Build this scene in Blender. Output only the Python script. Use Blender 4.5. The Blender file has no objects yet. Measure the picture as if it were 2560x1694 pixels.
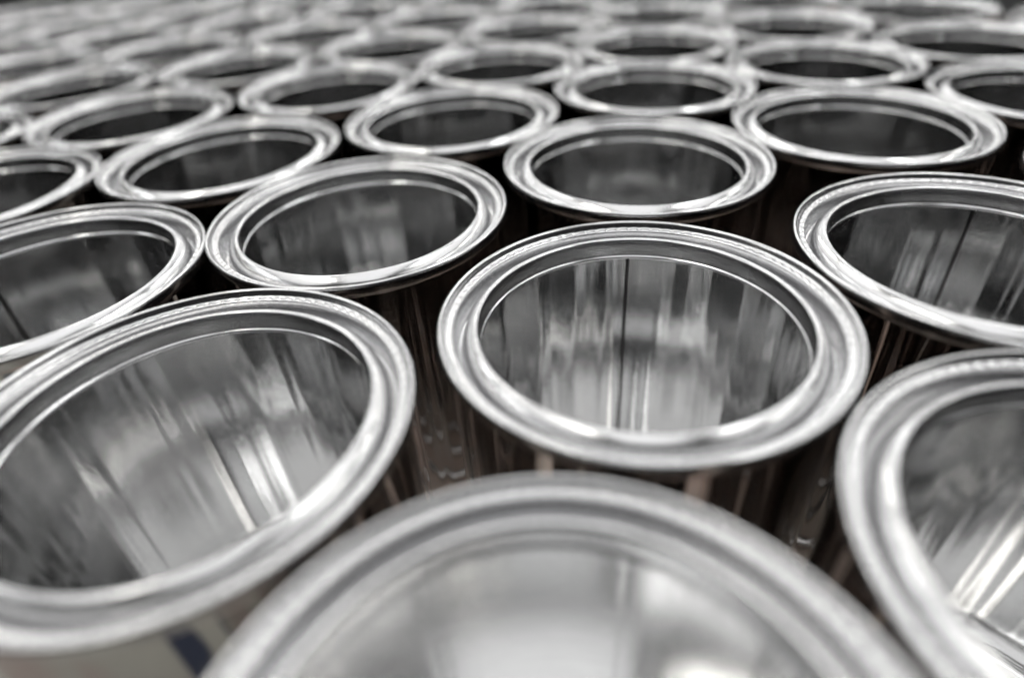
import bpy, bmesh, math, random
from mathutils import Vector, Matrix, noise

S = 0.085                      # outer radius of a can's rim in metres
sc = bpy.context.scene
C = sc.collection
R = math.radians

# ------------------------------------------------------------------ camera
F_PX, PITCH, ROLL, CAM_H = 1529.9, 36.588, -4.076, 1.7063    # px of a 2560 wide frame, degrees, degrees, rim radii
IMG_W, IMG_H = 2560, 1694
cam_d = bpy.data.cameras.new('camera')
cam = bpy.data.objects.new('camera', cam_d); C.objects.link(cam)
sc.camera = cam
cam_d.sensor_width = 36.0
cam_d.lens = 36.0 * F_PX / IMG_W
cam_d.clip_start = 0.005; cam_d.clip_end = 200
RIM_Z = 1.0                    # height of the can rims above the hall floor
cam.matrix_world = (Matrix.Translation((0, 0, RIM_Z + CAM_H * S)) @ Matrix.Rotation(R(90 - PITCH), 4, 'X')
                    @ Matrix.Rotation(R(ROLL), 4, 'Z'))
cam_d.dof.use_dof = True
cam_d.dof.focus_distance = 3.55 * S
cam_d.dof.aperture_fstop = (cam_d.lens / 1000) / (0.137 * S)
cam_d.dof.aperture_blades = 9

# ------------------------------------------------------------------ light
sc.view_settings.view_transform = 'Standard'
sc.view_settings.look = 'None'
sc.view_settings.exposure = -0.08
sc.view_settings.gamma = 1.0
w = bpy.data.worlds.new('World'); sc.world = w
w.use_nodes = True
bg = w.node_tree.nodes['Background']
bg.inputs['Color'].default_value = (0.95, 0.97, 1.0, 1)
bg.inputs['Strength'].default_value = 0.012

def strip_light(name, loc, sx, sy, radiance, col, aim=None):
    d = bpy.data.lights.new(name, 'AREA')
    d.shape = 'RECTANGLE'; d.size = sx; d.size_y = sy
    d.energy = radiance * math.pi * sx * sy
    d.color = col
    o = bpy.data.objects.new(name, d); C.objects.link(o)
    o.location = loc
    if aim is not None:
        o.rotation_euler = (Vector(aim) - Vector(loc)).to_track_quat('-Z', 'Y').to_euler()
    return o

# long rooflights of the hall, running away from the camera
for x, wd, rad, col in ((-7.1, 2.4, 1.15, (.98, .99, 1)), (-3.5, 2.4, 1.3, (1, .995, .99)), (0.1, 2.5, 1.35, (1, 1, 1)),
                        (3.7, 2.4, 1.3, (1, .995, .99)), (7.3, 2.4, 1.15, (.98, .99, 1))):
    strip_light('rooflight', (x, 1.4, 5.2), wd, 9.4, rad * 1.06, col)
    strip_light('rooflight', (x, 20.4, 5.2), wd, 28.0, rad * .95, col)
# rows of tube lamps hung between them, broken into fittings
for k, x in enumerate((-8.9, -5.3, -1.65, 1.9, 5.5, 9.1)):
    for q in range(9):
        strip_light('tube_lamp', (x, -.4 + q * 3.3 + 1.1 * (k % 2), 4.6), .22, 2.2, 19.0, ((1, .98, .93), (1, 1, .985))[k % 2])

sc.cycles.max_bounces = 16
sc.cycles.glossy_bounces = 14
sc.cycles.diffuse_bounces = 3
sc.cycles.use_denoising = True
sc.cycles.denoiser = 'OPENIMAGEDENOISE'
sc.cycles.sample_clamp_indirect = 6.0
sc.cycles.caustics_reflective = True
sc.cycles.blur_glossy = 0.0

# ------------------------------------------------------------------ materials
def mat(name):
    m = bpy.data.materials.new(name); m.use_nodes = True
    nt = m.node_tree
    return m, nt, nt.nodes['Principled BSDF']

def N(nt, t, **kw):
    n = nt.nodes.new(t)
    for k, v in kw.items(): setattr(n, k, v)
    return n

def math_node(nt, op, a, b=None):
    n = N(nt, 'ShaderNodeMath', operation=op)
    for i, v in enumerate((a, b)):
        if v is None: continue
        if isinstance(v, (int, float)): n.inputs[i].default_value = v
        else: nt.links.new(v, n.inputs[i])
    return n.outputs[0]

def grain_vector(nt, along, across):
    """Rolled grain that runs round the can: slow along the circumference, fast across it."""
    tc = N(nt, 'ShaderNodeTexCoord')
    sp = N(nt, 'ShaderNodeSeparateXYZ'); nt.links.new(tc.outputs['Object'], sp.inputs[0])
    x, y, z = sp.outputs
    r = math_node(nt, 'SQRT', math_node(nt, 'ADD', math_node(nt, 'MULTIPLY', x, x), math_node(nt, 'MULTIPLY', y, y)))
    oi = N(nt, 'ShaderNodeObjectInfo')
    off = math_node(nt, 'MULTIPLY', oi.outputs['Random'], 40.0)
    cb = N(nt, 'ShaderNodeCombineXYZ')
    nt.links.new(math_node(nt, 'ADD', math_node(nt, 'MULTIPLY', x, along), off), cb.inputs[0])
    nt.links.new(math_node(nt, 'MULTIPLY', y, along), cb.inputs[1])
    nt.links.new(math_node(nt, 'MULTIPLY', math_node(nt, 'ADD', z, r), across), cb.inputs[2])
    return cb.outputs[0]

def tin(name, col, rough, rough_var, along, across, bump, linear=False, aniso=0.0, lobe=None):
    m, nt, b = mat(name)
    if aniso:                       # rolling scratches run round the wall, so highlights smear up and down it
        tg = N(nt, 'ShaderNodeTangent', direction_type='RADIAL', axis='Z')
        nt.links.new(tg.outputs[0], b.inputs['Tangent'])
        b.inputs['Anisotropic'].default_value = aniso
        b.inputs['Anisotropic Rotation'].default_value = .25
    b.inputs['Metallic'].default_value = 1.0
    if linear:
        tc = N(nt, 'ShaderNodeTexCoord'); mp = N(nt, 'ShaderNodeMapping')
        mp.inputs['Scale'].default_value = (along, across, along)
        nt.links.new(tc.outputs['Object'], mp.inputs['Vector']); v = mp.outputs[0]
    else:
        v = grain_vector(nt, along, across)
    n1 = N(nt, 'ShaderNodeTexNoise'); n1.inputs['Scale'].default_value = 1.0; n1.inputs['Detail'].default_value = 6
    n1.inputs['Roughness'].default_value = .65
    nt.links.new(v, n1.inputs['Vector'])
    mr = N(nt, 'ShaderNodeMapRange')
    mr.inputs['From Min'].default_value = .3; mr.inputs['From Max'].default_value = .7
    mr.inputs['To Min'].default_value = rough - rough_var; mr.inputs['To Max'].default_value = rough + rough_var
    nt.links.new(n1.outputs['Fac'], mr.inputs['Value'])
    nt.links.new(mr.outputs[0], b.inputs['Roughness'])
    # cloudy tinning: faint changes of colour over a few centimetres
    tc2 = N(nt, 'ShaderNodeTexCoord')
    n2 = N(nt, 'ShaderNodeTexNoise'); n2.inputs['Scale'].default_value = 28; n2.inputs['Detail'].default_value = 3
    nt.links.new(tc2.outputs['Object'], n2.inputs['Vector'])
    cr = N(nt, 'ShaderNodeMapRange')
    cr.inputs['To Min'].default_value = .9; cr.inputs['To Max'].default_value = 1.08
    nt.links.new(n2.outputs['Fac'], cr.inputs['Value'])
    mx = N(nt, 'ShaderNodeVectorMath', operation='SCALE')
    mx.inputs[0].default_value = col
    nt.links.new(cr.outputs[0], mx.inputs['Scale'])
    nt.links.new(mx.outputs[0], b.inputs['Base Color'])
    bp = N(nt, 'ShaderNodeBump'); bp.inputs['Strength'].default_value = bump; bp.inputs['Distance'].default_value = 0.0002
    nt.links.new(n1.outputs['Fac'], bp.inputs['Height'])
    nt.links.new(bp.outputs[0], b.inputs['Normal'])
    if lobe:                        # part of the skin is scratched: a second, long lobe that spreads up and down the wall
        rg, an, mixf = lobe
        b2 = N(nt, 'ShaderNodeBsdfPrincipled')
        b2.inputs['Metallic'].default_value = 1.0; b2.inputs['Roughness'].default_value = rg
        b2.inputs['Anisotropic'].default_value = an; b2.inputs['Anisotropic Rotation'].default_value = .25
        nt.links.new(tg.outputs[0], b2.inputs['Tangent'])
        nt.links.new(mx.outputs[0], b2.inputs['Base Color'])
        ms = N(nt, 'ShaderNodeMixShader')
        mf = N(nt, 'ShaderNodeMapRange')
        mf.inputs['From Min'].default_value = .3; mf.inputs['From Max'].default_value = .7
        mf.inputs['To Min'].default_value = mixf * .5; mf.inputs['To Max'].default_value = mixf * 1.5
        nt.links.new(n1.outputs['Fac'], mf.inputs['Value']); nt.links.new(mf.outputs[0], ms.inputs['Fac'])
        nt.links.new(b.outputs[0], ms.inputs[1]); nt.links.new(b2.outputs[0], ms.inputs[2])
        out = nt.nodes['Material Output']
        nt.links.new(ms.outputs[0], out.inputs['Surface'])
    return m

M_BODY = tin('tinplate_inside', (.71, .71, .71), .04, .015, 40, 1500, .05, aniso=.5)
M_SATIN = tin('tinplate_inside_satin', (.70, .70, .70), .11, .04, 40, 1500, .07, aniso=.6)
M_DULL = tin('tinplate_inside_dull', (.70, .70, .70), .15, .04, 40, 1500, .07, aniso=.3)
M_FINE = tin('tinplate_inside_fine', (.70, .70, .70), .08, .03, 40, 1500, .07, aniso=.6)
M_OUT = tin('tinplate_outside', (.63, .615, .605), .03, .015, 40, 1500, .04)
M_RIM = tin('tinplate_rim', (.66, .66, .665), .21, .06, 60, 2500, .10)
M_BASE = tin('tinplate_base', (.72, .72, .72), .12, .03, 120, 2600, .06, linear=True)
M_SEAM, nt, b = mat('weld_seam')
b.inputs['Base Color'].default_value = (.045, .043, .042, 1); b.inputs['Metallic'].default_value = 1; b.inputs['Roughness'].default_value = .35

def rough_mat(name, stops, scale, rough=.8, bump=.3, stretch=(1, 1, 1)):
    m, nt, b = mat(name)
    tc = N(nt, 'ShaderNodeTexCoord'); mp = N(nt, 'ShaderNodeMapping'); mp.inputs['Scale'].default_value = stretch
    nt.links.new(tc.outputs['Object'], mp.inputs['Vector'])
    n = N(nt, 'ShaderNodeTexNoise'); n.inputs['Scale'].default_value = scale; n.inputs['Detail'].default_value = 7
    nt.links.new(mp.outputs[0], n.inputs['Vector'])
    cr = N(nt, 'ShaderNodeValToRGB')
    el = cr.color_ramp.elements
    while len(el) < len(stops): el.new(.5)
    for e, (ps, c) in zip(el, stops): e.position = ps; e.color = (*c, 1)
    nt.links.new(n.outputs['Fac'], cr.inputs['Fac']); nt.links.new(cr.outputs[0], b.inputs['Base Color'])
    b.inputs['Roughness'].default_value = rough
    bp = N(nt, 'ShaderNodeBump'); bp.inputs['Strength'].default_value = bump; bp.inputs['Distance'].default_value = .0006
    nt.links.new(n.outputs['Fac'], bp.inputs['Height']); nt.links.new(bp.outputs[0], b.inputs['Normal'])
    return m
M_SHEET = rough_mat('cardboard', ((.40, (.54, .41, .35)), (.52, (.48, .40, .35)), (.66, (.56, .51, .45))), 9)
M_BENCH = rough_mat('worn_bench_top', ((.38, (.25, .205, .185)), (.5, (.27, .265, .235)), (.66, (.33, .325, .285))), 7)
M_FLOOR = rough_mat('dark_concrete', ((.3, (.008, .008, .009)), (.7, (.018, .018, .019))), 2.5, rough=.7)
M_FLOOR.node_tree.nodes['Principled BSDF'].inputs['Specular IOR Level'].default_value = .1
M_NAVY = rough_mat('reflected_navy', ((.3, (.008, .014, .035)), (.7, (.014, .022, .05))), 300, rough=.45)  # navy of the unseen strip that only mirrors in the can walls

# ------------------------------------------------------------------ mesh helpers
def new_mesh(name, verts, faces, material, smooth=True):
    me = bpy.data.meshes.new(name)
    me.from_pydata([tuple(v) for v in verts], [], faces)
    me.materials.append(material)
    if smooth: me.polygons.foreach_set('use_smooth', [True] * len(me.polygons))
    me.update()
    return me

def lathe(name, profile, seg, material, fn=None, closed=False):
    """profile: list of (r, z) in rim radii; fn(theta, k, r, z) -> (r, z) lets a ring be uneven."""
    verts, faces = [], []
    n = len(profile)
    for i in range(seg):
        t = 2 * math.pi * i / seg
        c, s = math.cos(t), math.sin(t)
        for k, (r, z) in enumerate(profile):
            if fn: r, z = fn(t, k, r, z)
            verts.append((r * c * S, r * s * S, z * S))
    last = n if closed else n - 1
    for i in range(seg):
        j = (i + 1) % seg
        for k in range(last):
            k2 = (k + 1) % n
            faces.append((i * n + k, j * n + k, j * n + k2, i * n + k2))
    return new_mesh(name, verts, faces, material)

def smooth_profile(pts, sub=3):
    """Catmull-Rom through the profile points."""
    out = []
    for i in range(len(pts) - 1):
        p0 = Vector(pts[max(i - 1, 0)]); p1 = Vector(pts[i]); p2 = Vector(pts[i + 1]); p3 = Vector(pts[min(i + 2, len(pts) - 1)])
        for s in range(sub):
            t = s / sub
            out.append(tuple(.5 * ((2 * p1) + (p2 - p0) * t + (2 * p0 - 5 * p1 + 4 * p2 - p3) * t * t + (3 * p1 - p0 - 3 * p2 + p3) * t ** 3)))
    out.append(pts[-1])
    return out

# ------------------------------------------------------------------ the can
H_CAN = 2.20                    # height in rim radii
Z_IN = H_CAN - .13
RB, RI = .963, .955             # body outside and inside

def make_rim(rnd):
    prof = smooth_profile([(.962, -.115), (.966, -.085), (.986, -.078), (.998, -.062), (1.0, -.035), (.998, -.012), (.990, -.002), (.982, -.001),
                           (.974, -.008), (.968, -.022), (.962, -.034), (.955, -.038), (.945, -.037), (.935, -.036), (.928, -.038), (.923, -.046),
                           (.920, -.070), (.919, -.112), (.917, -.140), (.911, -.156), (.900, -.160)], 2)
    ncr = rnd.choice((92, 96, 99))
    ph = rnd.random() * 9
    def fn(t, k, r, z):
        # crimps pressed into the shoulder between the two beads
        a = math.exp(-((r - .943) / .012) ** 2) * (1 if z > -.055 else 0)
        g = (.55 + .45 * noise.noise((math.cos(t) * 2.2 + ph, math.sin(t) * 2.2, ph)))
        tt = t + .012 * noise.noise((math.cos(t) * 9, math.sin(t) * 9, ph))
        c = max(0.0, math.cos(ncr * tt + ph)) ** 2
        z -= a * c * .016 * max(g, .05)
        a2 = math.exp(-((r - .924) / .009) ** 2) * (1 if z > -.06 else 0)
        z += a2 * (c - .4) * .003 * g
        z += .0012 * noise.noise((math.cos(t) * 1.3 + ph, math.sin(t) * 1.3, 5))
        r += .0007 * noise.noise((math.cos(t) * 2 + ph, math.sin(t) * 2, 9))
        return r, z
    return lathe('rim', prof, ncr * 6, M_RIM, fn)

def make_lip(rnd):
    prof = smooth_profile([(.900, -.160), (.891, -.156), (.885, -.138), (.881, -.110), (.873, -.082), (.860, -.062), (.846, -.048), (.833, -.038),
                           (.822, -.031), (.811, -.029), (.802, -.034), (.797, -.045), (.796, -.062), (.796, -.090), (.799, -.130), (.797, -.137), (.791, -.142),
                           (.789, -.149), (.793, -.157), (.803, -.159), (.811, -.150), (.815, -.120), (.845, -.135), (.885, -.160), (.94, -.160), (.9545, -.158)], 2)
    ph = rnd.random() * 9
    def fn(t, k, r, z):
        z += .0011 * noise.noise((math.cos(t) * 1.5 + ph, math.sin(t) * 1.5, 2)) if z > -.06 else 0
        r += .0007 * noise.noise((math.cos(t) * 2.5 + ph, math.sin(t) * 2.5, 3))
        return r, z
    return lathe('lip', prof, 288, M_RIM, fn)

def make_body(rnd, amp=1.0, inside=None):
    zs_o = [-.10 - (H_CAN - .14) * k / 14 for k in range(15)]
    zs_i = [-.125 - (Z_IN - .125) * k / 14 for k in range(15)]
    prof = [(RB, z) for z in zs_o]
    inner = [(RI, z) for z in reversed(zs_i)]
    ph = rnd.random() * 20
    amps = [(int(6 * 20 ** (q / 27)) + rnd.randint(0, 3), rnd.random() * 6.28, rnd.random()) for q in range(28)]
    dents = [(rnd.random() * 6.28, -.25 - rnd.random() * .7, .035 + rnd.random() * .05, .06 + rnd.random() * .12, (.004 + .006 * rnd.random()) * rnd.choice((-1, 1))) for _ in range(2)]
    def wave(t, z):
        v = 0
        for f, p, a in amps:
            v += a * (.9 + .2 * math.sin(z * 1.3 + 3 * p)) * math.cos(f * t + p + .10 * math.sin(z * 1.0 + p)) / (f ** 1.2)
        v *= .042 * amp
        v += .0005 * noise.noise((math.cos(t) * 9 + ph, math.sin(t) * 9, z * .3))
        for dt, dz, wt, wz, a in dents:
            d = (t - dt + math.pi) % (2 * math.pi) - math.pi
            v += a * math.exp(-(d / wt) ** 2 - ((z - dz) / wz) ** 2)
        fade = min(1, max(0, (-.1 - z) / .10)) * min(1, max(0, (z + H_CAN) / .12))
        return v * fade
    def fn(t, k, r, z):
        return r + wave(t, z), z
    me = lathe('can_body', prof, 540, M_OUT, fn)
    # inside skin, joined to the outside one at the top edge
    me2 = lathe('can_body', inner, 540, M_BODY, fn)
    bm = bmesh.new(); bm.from_mesh(me); n_out = len(bm.faces); bm.from_mesh(me2)
    bm.faces.ensure_lookup_table()
    for f in bm.faces[n_out:]: f.material_index = 1
    bm.to_mesh(me); bm.free()
    me.materials.append(inside or M_BODY)
    bpy.data.meshes.remove(me2)
    me.polygons.foreach_set('use_smooth', [True] * len(me.polygons))
    # welded side seam: a narrow lapped strip down the inside, at angle 0
    verts, faces = [], []
    for k in range(25):
        z = -.135 - (Z_IN - .135) * k / 24
        for a, d in ((-.012, .0), (-.009, .0045), (.006, .0045), (.011, .0)):
            t = a
            r = RI + wave(t, z) - d - .0004
            verts.append((r * math.cos(t) * S, r * math.sin(t) * S, z * S))
    for k in range(24):
        for c in range(3):
            i = k * 4 + c
            faces.append((i, i + 1, i + 5, i + 4))
    seam = new_mesh('side_seam', verts, faces, M_SEAM, smooth=False)
    return me, seam

def make_base(rnd):
    f = -(H_CAN - .105)
    prof = smooth_profile([(.003, f), (.30, f), (.55, f), (.70, f), (.76, f + .002), (.79, f + .008), (.815, f + .012), (.84, f + .008), (.87, f),
                           (.905, f - .004), (.93, f + .004), (.947, f + .016), (.9545, f + .036)], 2)
    h = -H_CAN
    out = smooth_profile([(.9635, h + .095), (.970, h + .078), (.990, h + .07), (1.0, h + .055), (1.0, h + .02), (.992, h + .003), (.975, h), (.960, h + .005),
                          (.955, h + .05), (.950, h + .11)], 2)
    ph = rnd.random() * 9
    def fn(t, k, r, z):
        if r < .95: z += .002 * noise.noise((r * math.cos(t) * 2.2 + ph, r * math.sin(t) * 2.2, 1))
        return r, z
    a = lathe('base', prof, 192, M_BASE, fn)
    b_ = lathe('base', out, 192, M_BASE)
    bm = bmesh.new(); bm.from_mesh(a); bm.from_mesh(b_); bm.to_mesh(a); bm.free()
    bpy.data.meshes.remove(b_)
    a.polygons.foreach_set('use_smooth', [True] * len(a.polygons))
    return a

rnd = random.Random(11)
VARIANTS = []
for v in range(8):
    body, seam = make_body(rnd, (1.3, 1.5, 1.1, 1.7, 1.4, .7, .4, .8)[v], {5: M_SATIN, 6: M_DULL, 7: M_FINE}.get(v))
    VARIANTS.append((make_rim(rnd), make_lip(rnd), body, seam, make_base(rnd)))

def obj(name, me, parent=None):
    o = bpy.data.objects.new(name, me); C.objects.link(o)
    if parent: o.parent = parent
    return o

def make_can(v):
    rim, lip, body, seam, base = VARIANTS[v]
    root = bpy.data.objects.new('paint_can', None); C.objects.link(root)
    root.empty_display_size = .02
    obj('rim', rim, root); obj('lip', lip, root)
    bo = obj('can_body', body, root)
    obj('side_seam', seam, bo)
    obj('base', base, root)
    return root

def copy_tree(o, parent=None):
    c = o.copy(); C.objects.link(c); c.parent = parent
    for ch in list(o.children): copy_tree(ch, c)
    return c

# ------------------------------------------------------------------ where the cans stand (rim radii, rows counted from the front)
LAT = ((.5523, 2.4317), (1.9510, .5098), (.4965, 1.9689))
KNOWN = {(0, 0): (.636, 2.457), (-1, 0): (-1.426, 1.948), (1, 0): (2.633, 2.882), (0, -1): (.025, .479), (1, -1): (2.010, .980),
         (-1, 1): (-.965, 3.885), (0, 1): (1.029, 4.494), (-2, 1): (-2.871, 3.325), (1, 1): (2.976, 4.985), (2, 1): (4.93, 5.42),
         (-2, 2): (-2.375, 5.312), (-1, 2): (-.412, 5.893), (0, 2): (1.611, 6.467), (1, 2): (3.558, 6.944), (-3, 3): (-3.80, 6.721), (-2, 3): (-1.856, 7.348)}
SEAM_AT = {(0, 0): 82.0, (1, 0): 57.0, (-2, 1): 145.0}
VARIANT_AT = {(0, -1): 6, (-1, 0): 5, (1, -1): 5, (0, 0): 7}
def project(x, y, z=0.0):
    cp, sp = math.cos(R(PITCH)), math.sin(R(PITCH)); cr, sr = math.cos(R(ROLL)), math.sin(R(ROLL))
    d = Vector((x, y, z - CAM_H))
    fw = Vector((0, cp, -sp)); up = Vector((0, sp, cp)); rt = Vector((1, 0, 0))
    dep = d.dot(fw)
    return IMG_W / 2 + F_PX * d.dot(cr * rt + sr * up) / dep, IMG_H / 2 - F_PX * d.dot(-sr * rt + cr * up) / dep, dep

def rim_box(x, y):
    us, vs = [], []
    for k in range(48):
        a = 2 * math.pi * k / 48
        u, v, dp = project(x + math.cos(a), y + math.sin(a))
        if dp < .2: continue
        us.append(u); vs.append(v)
    return min(us), max(us), min(vs), max(vs)

jit = random.Random(5)
spots = []
for j in range(-1, 11):
    for i in range(-11, 8):
        x = LAT[0][0] + LAT[1][0] * i + LAT[2][0] * j
        y = LAT[0][1] + LAT[1][1] * i + LAT[2][1] * j
        jx, jy = jit.uniform(-.012, .012), jit.uniform(-.012, .012)
        if (i, j) in KNOWN: x, y = KNOWN[(i, j)]
        else: x += jx; y += jy
        if j == -1 and i < 0 or j == 0 and i < -1 or y < .3: continue
        if y > 20.5 or x < -11: continue
        x0, x1, y0, y1 = rim_box(x, y)
        inside = x1 > 12 and x0 < IMG_W + 420 and y1 > 12 and y0 < IMG_H - 12
        if inside: spots.append((i, j, x, y, x0, x1, y0, y1))

ORD = ['first', 'second', 'third', 'fourth', 'fifth', 'sixth', 'seventh', 'eighth', 'ninth', 'tenth', 'eleventh', 'twelfth']
ROWS = ['front row', 'second row', 'third row', 'fourth row', 'fifth row', 'sixth row', 'seventh row', 'eighth row', 'ninth row', 'tenth row', 'eleventh row', 'twelfth row', 'thirteenth row']
SPECIAL = {
 (0, -1): 'blurred open tin can nearest the camera, cut by the bottom edge',
 (1, -1): 'open tin can in the bottom right corner, cut by the right edge',
 (-1, 0): 'large open tin can at lower left, its inner wall and base in view',
 (0, 0): 'sharp open tin can in the middle, dark seam down its inner wall',
 (1, 0): 'open tin can at right with a slanting dark seam inside, cut by frame edge',
 (-2, 1): 'open tin can at left edge behind the large lower left can',
 (-1, 1): 'open tin can left of centre with scratched outer wall, behind two front cans',
 (0, 1): 'open tin can directly behind the middle can with the dark seam',
}
protos = {}
vr = random.Random(3)
for i, j, x, y, x0, x1, y0, y1 in sorted(spots, key=lambda s: (s[1], s[0])):
    v = VARIANT_AT.get((i, j), vr.randrange(5))
    if v not in protos: root = protos[v] = make_can(v)
    else: root = copy_tree(protos[v])
    root.location = (x * S, y * S, RIM_Z)
    az = SEAM_AT.get((i, j), vr.uniform(215, 325))
    root.rotation_euler = (R(vr.uniform(-.35, .35)), R(vr.uniform(-.35, .35)), R(az))
    root.scale = (1, 1 + vr.uniform(-.006, .002), 1)
    row = sorted(s[0] for s in spots if s[1] == j)
    k = row.index(i)
    root['label'] = SPECIAL.get((i, j)) or 'open tin can, %s in the %s of cans from the front' % (ORD[k] + ' from the left' if k < len(row) - 1 else 'rightmost', ROWS[j + 1])
    root['category'] = 'tin can'
    root['group'] = 'open tin cans packed in rows'

# ------------------------------------------------------------------ what they stand on
def slab(name, pts, z0, z1, material):
    n = len(pts)
    verts = [(x, y, z0) for x, y in pts] + [(x, y, z1) for x, y in pts]
    faces = [tuple(reversed(range(n))), tuple(range(n, 2 * n))] + [(k, (k + 1) % n, n + (k + 1) % n, n + k) for k in range(n)]
    return obj(name, new_mesh(name, verts, faces, material, smooth=False))
Z_SHEET = RIM_Z - H_CAN * S
ax = Vector(LAT[1]).normalized(); ay = Vector((-ax.y, ax.x))
def rowpt(a, b_): p = Vector(LAT[0]) + ax * a + ay * b_; return (p.x * S, p.y * S)
sheet = slab('cardboard_sheet', [(x * S, y * S) for x, y in ((-.75, -.29), (.4, -1.3), (9, -1.3), (12, 12), (12, 22), (-14, 22), (-14, 12.4))],
             Z_SHEET - .004, Z_SHEET, M_SHEET)
sheet['label'] = 'brown cardboard layer sheet that all the tin cans stand on'
sheet['category'] = 'cardboard sheet'
bench = slab('bench_top', [(x * S, y * S) for x, y in ((-16, -9), (13, -9), (13, 23), (-16, 23))], Z_SHEET - .05, Z_SHEET - .0042, M_BENCH)
bench['kind'] = 'structure'
pd = Vector((.42, 1.0)).normalized(); pc = Vector((-1.6, -1.2)); pn = Vector((-pd.y, pd.x))
def sp(a, b_): q = pc + pd * a + pn * b_; return (q.x * S, q.y * S)
navy_strip = slab('unseen_navy_strip', [sp(-1.4, -.15), sp(.95, -.15), sp(.95, .15), sp(-1.4, .15)], Z_SHEET - .0042, Z_SHEET - .003, M_NAVY)  # unseen dark blue strip, added only for its reflection in the can walls
navy_strip['kind'] = 'structure'
fl = new_mesh('floor', [(-60, -60, 0), (60, -60, 0), (60, 60, 0), (-60, 60, 0)], [(0, 1, 2, 3)], M_FLOOR, smooth=False)
fo = obj('floor', fl); fo['kind'] = 'structure'
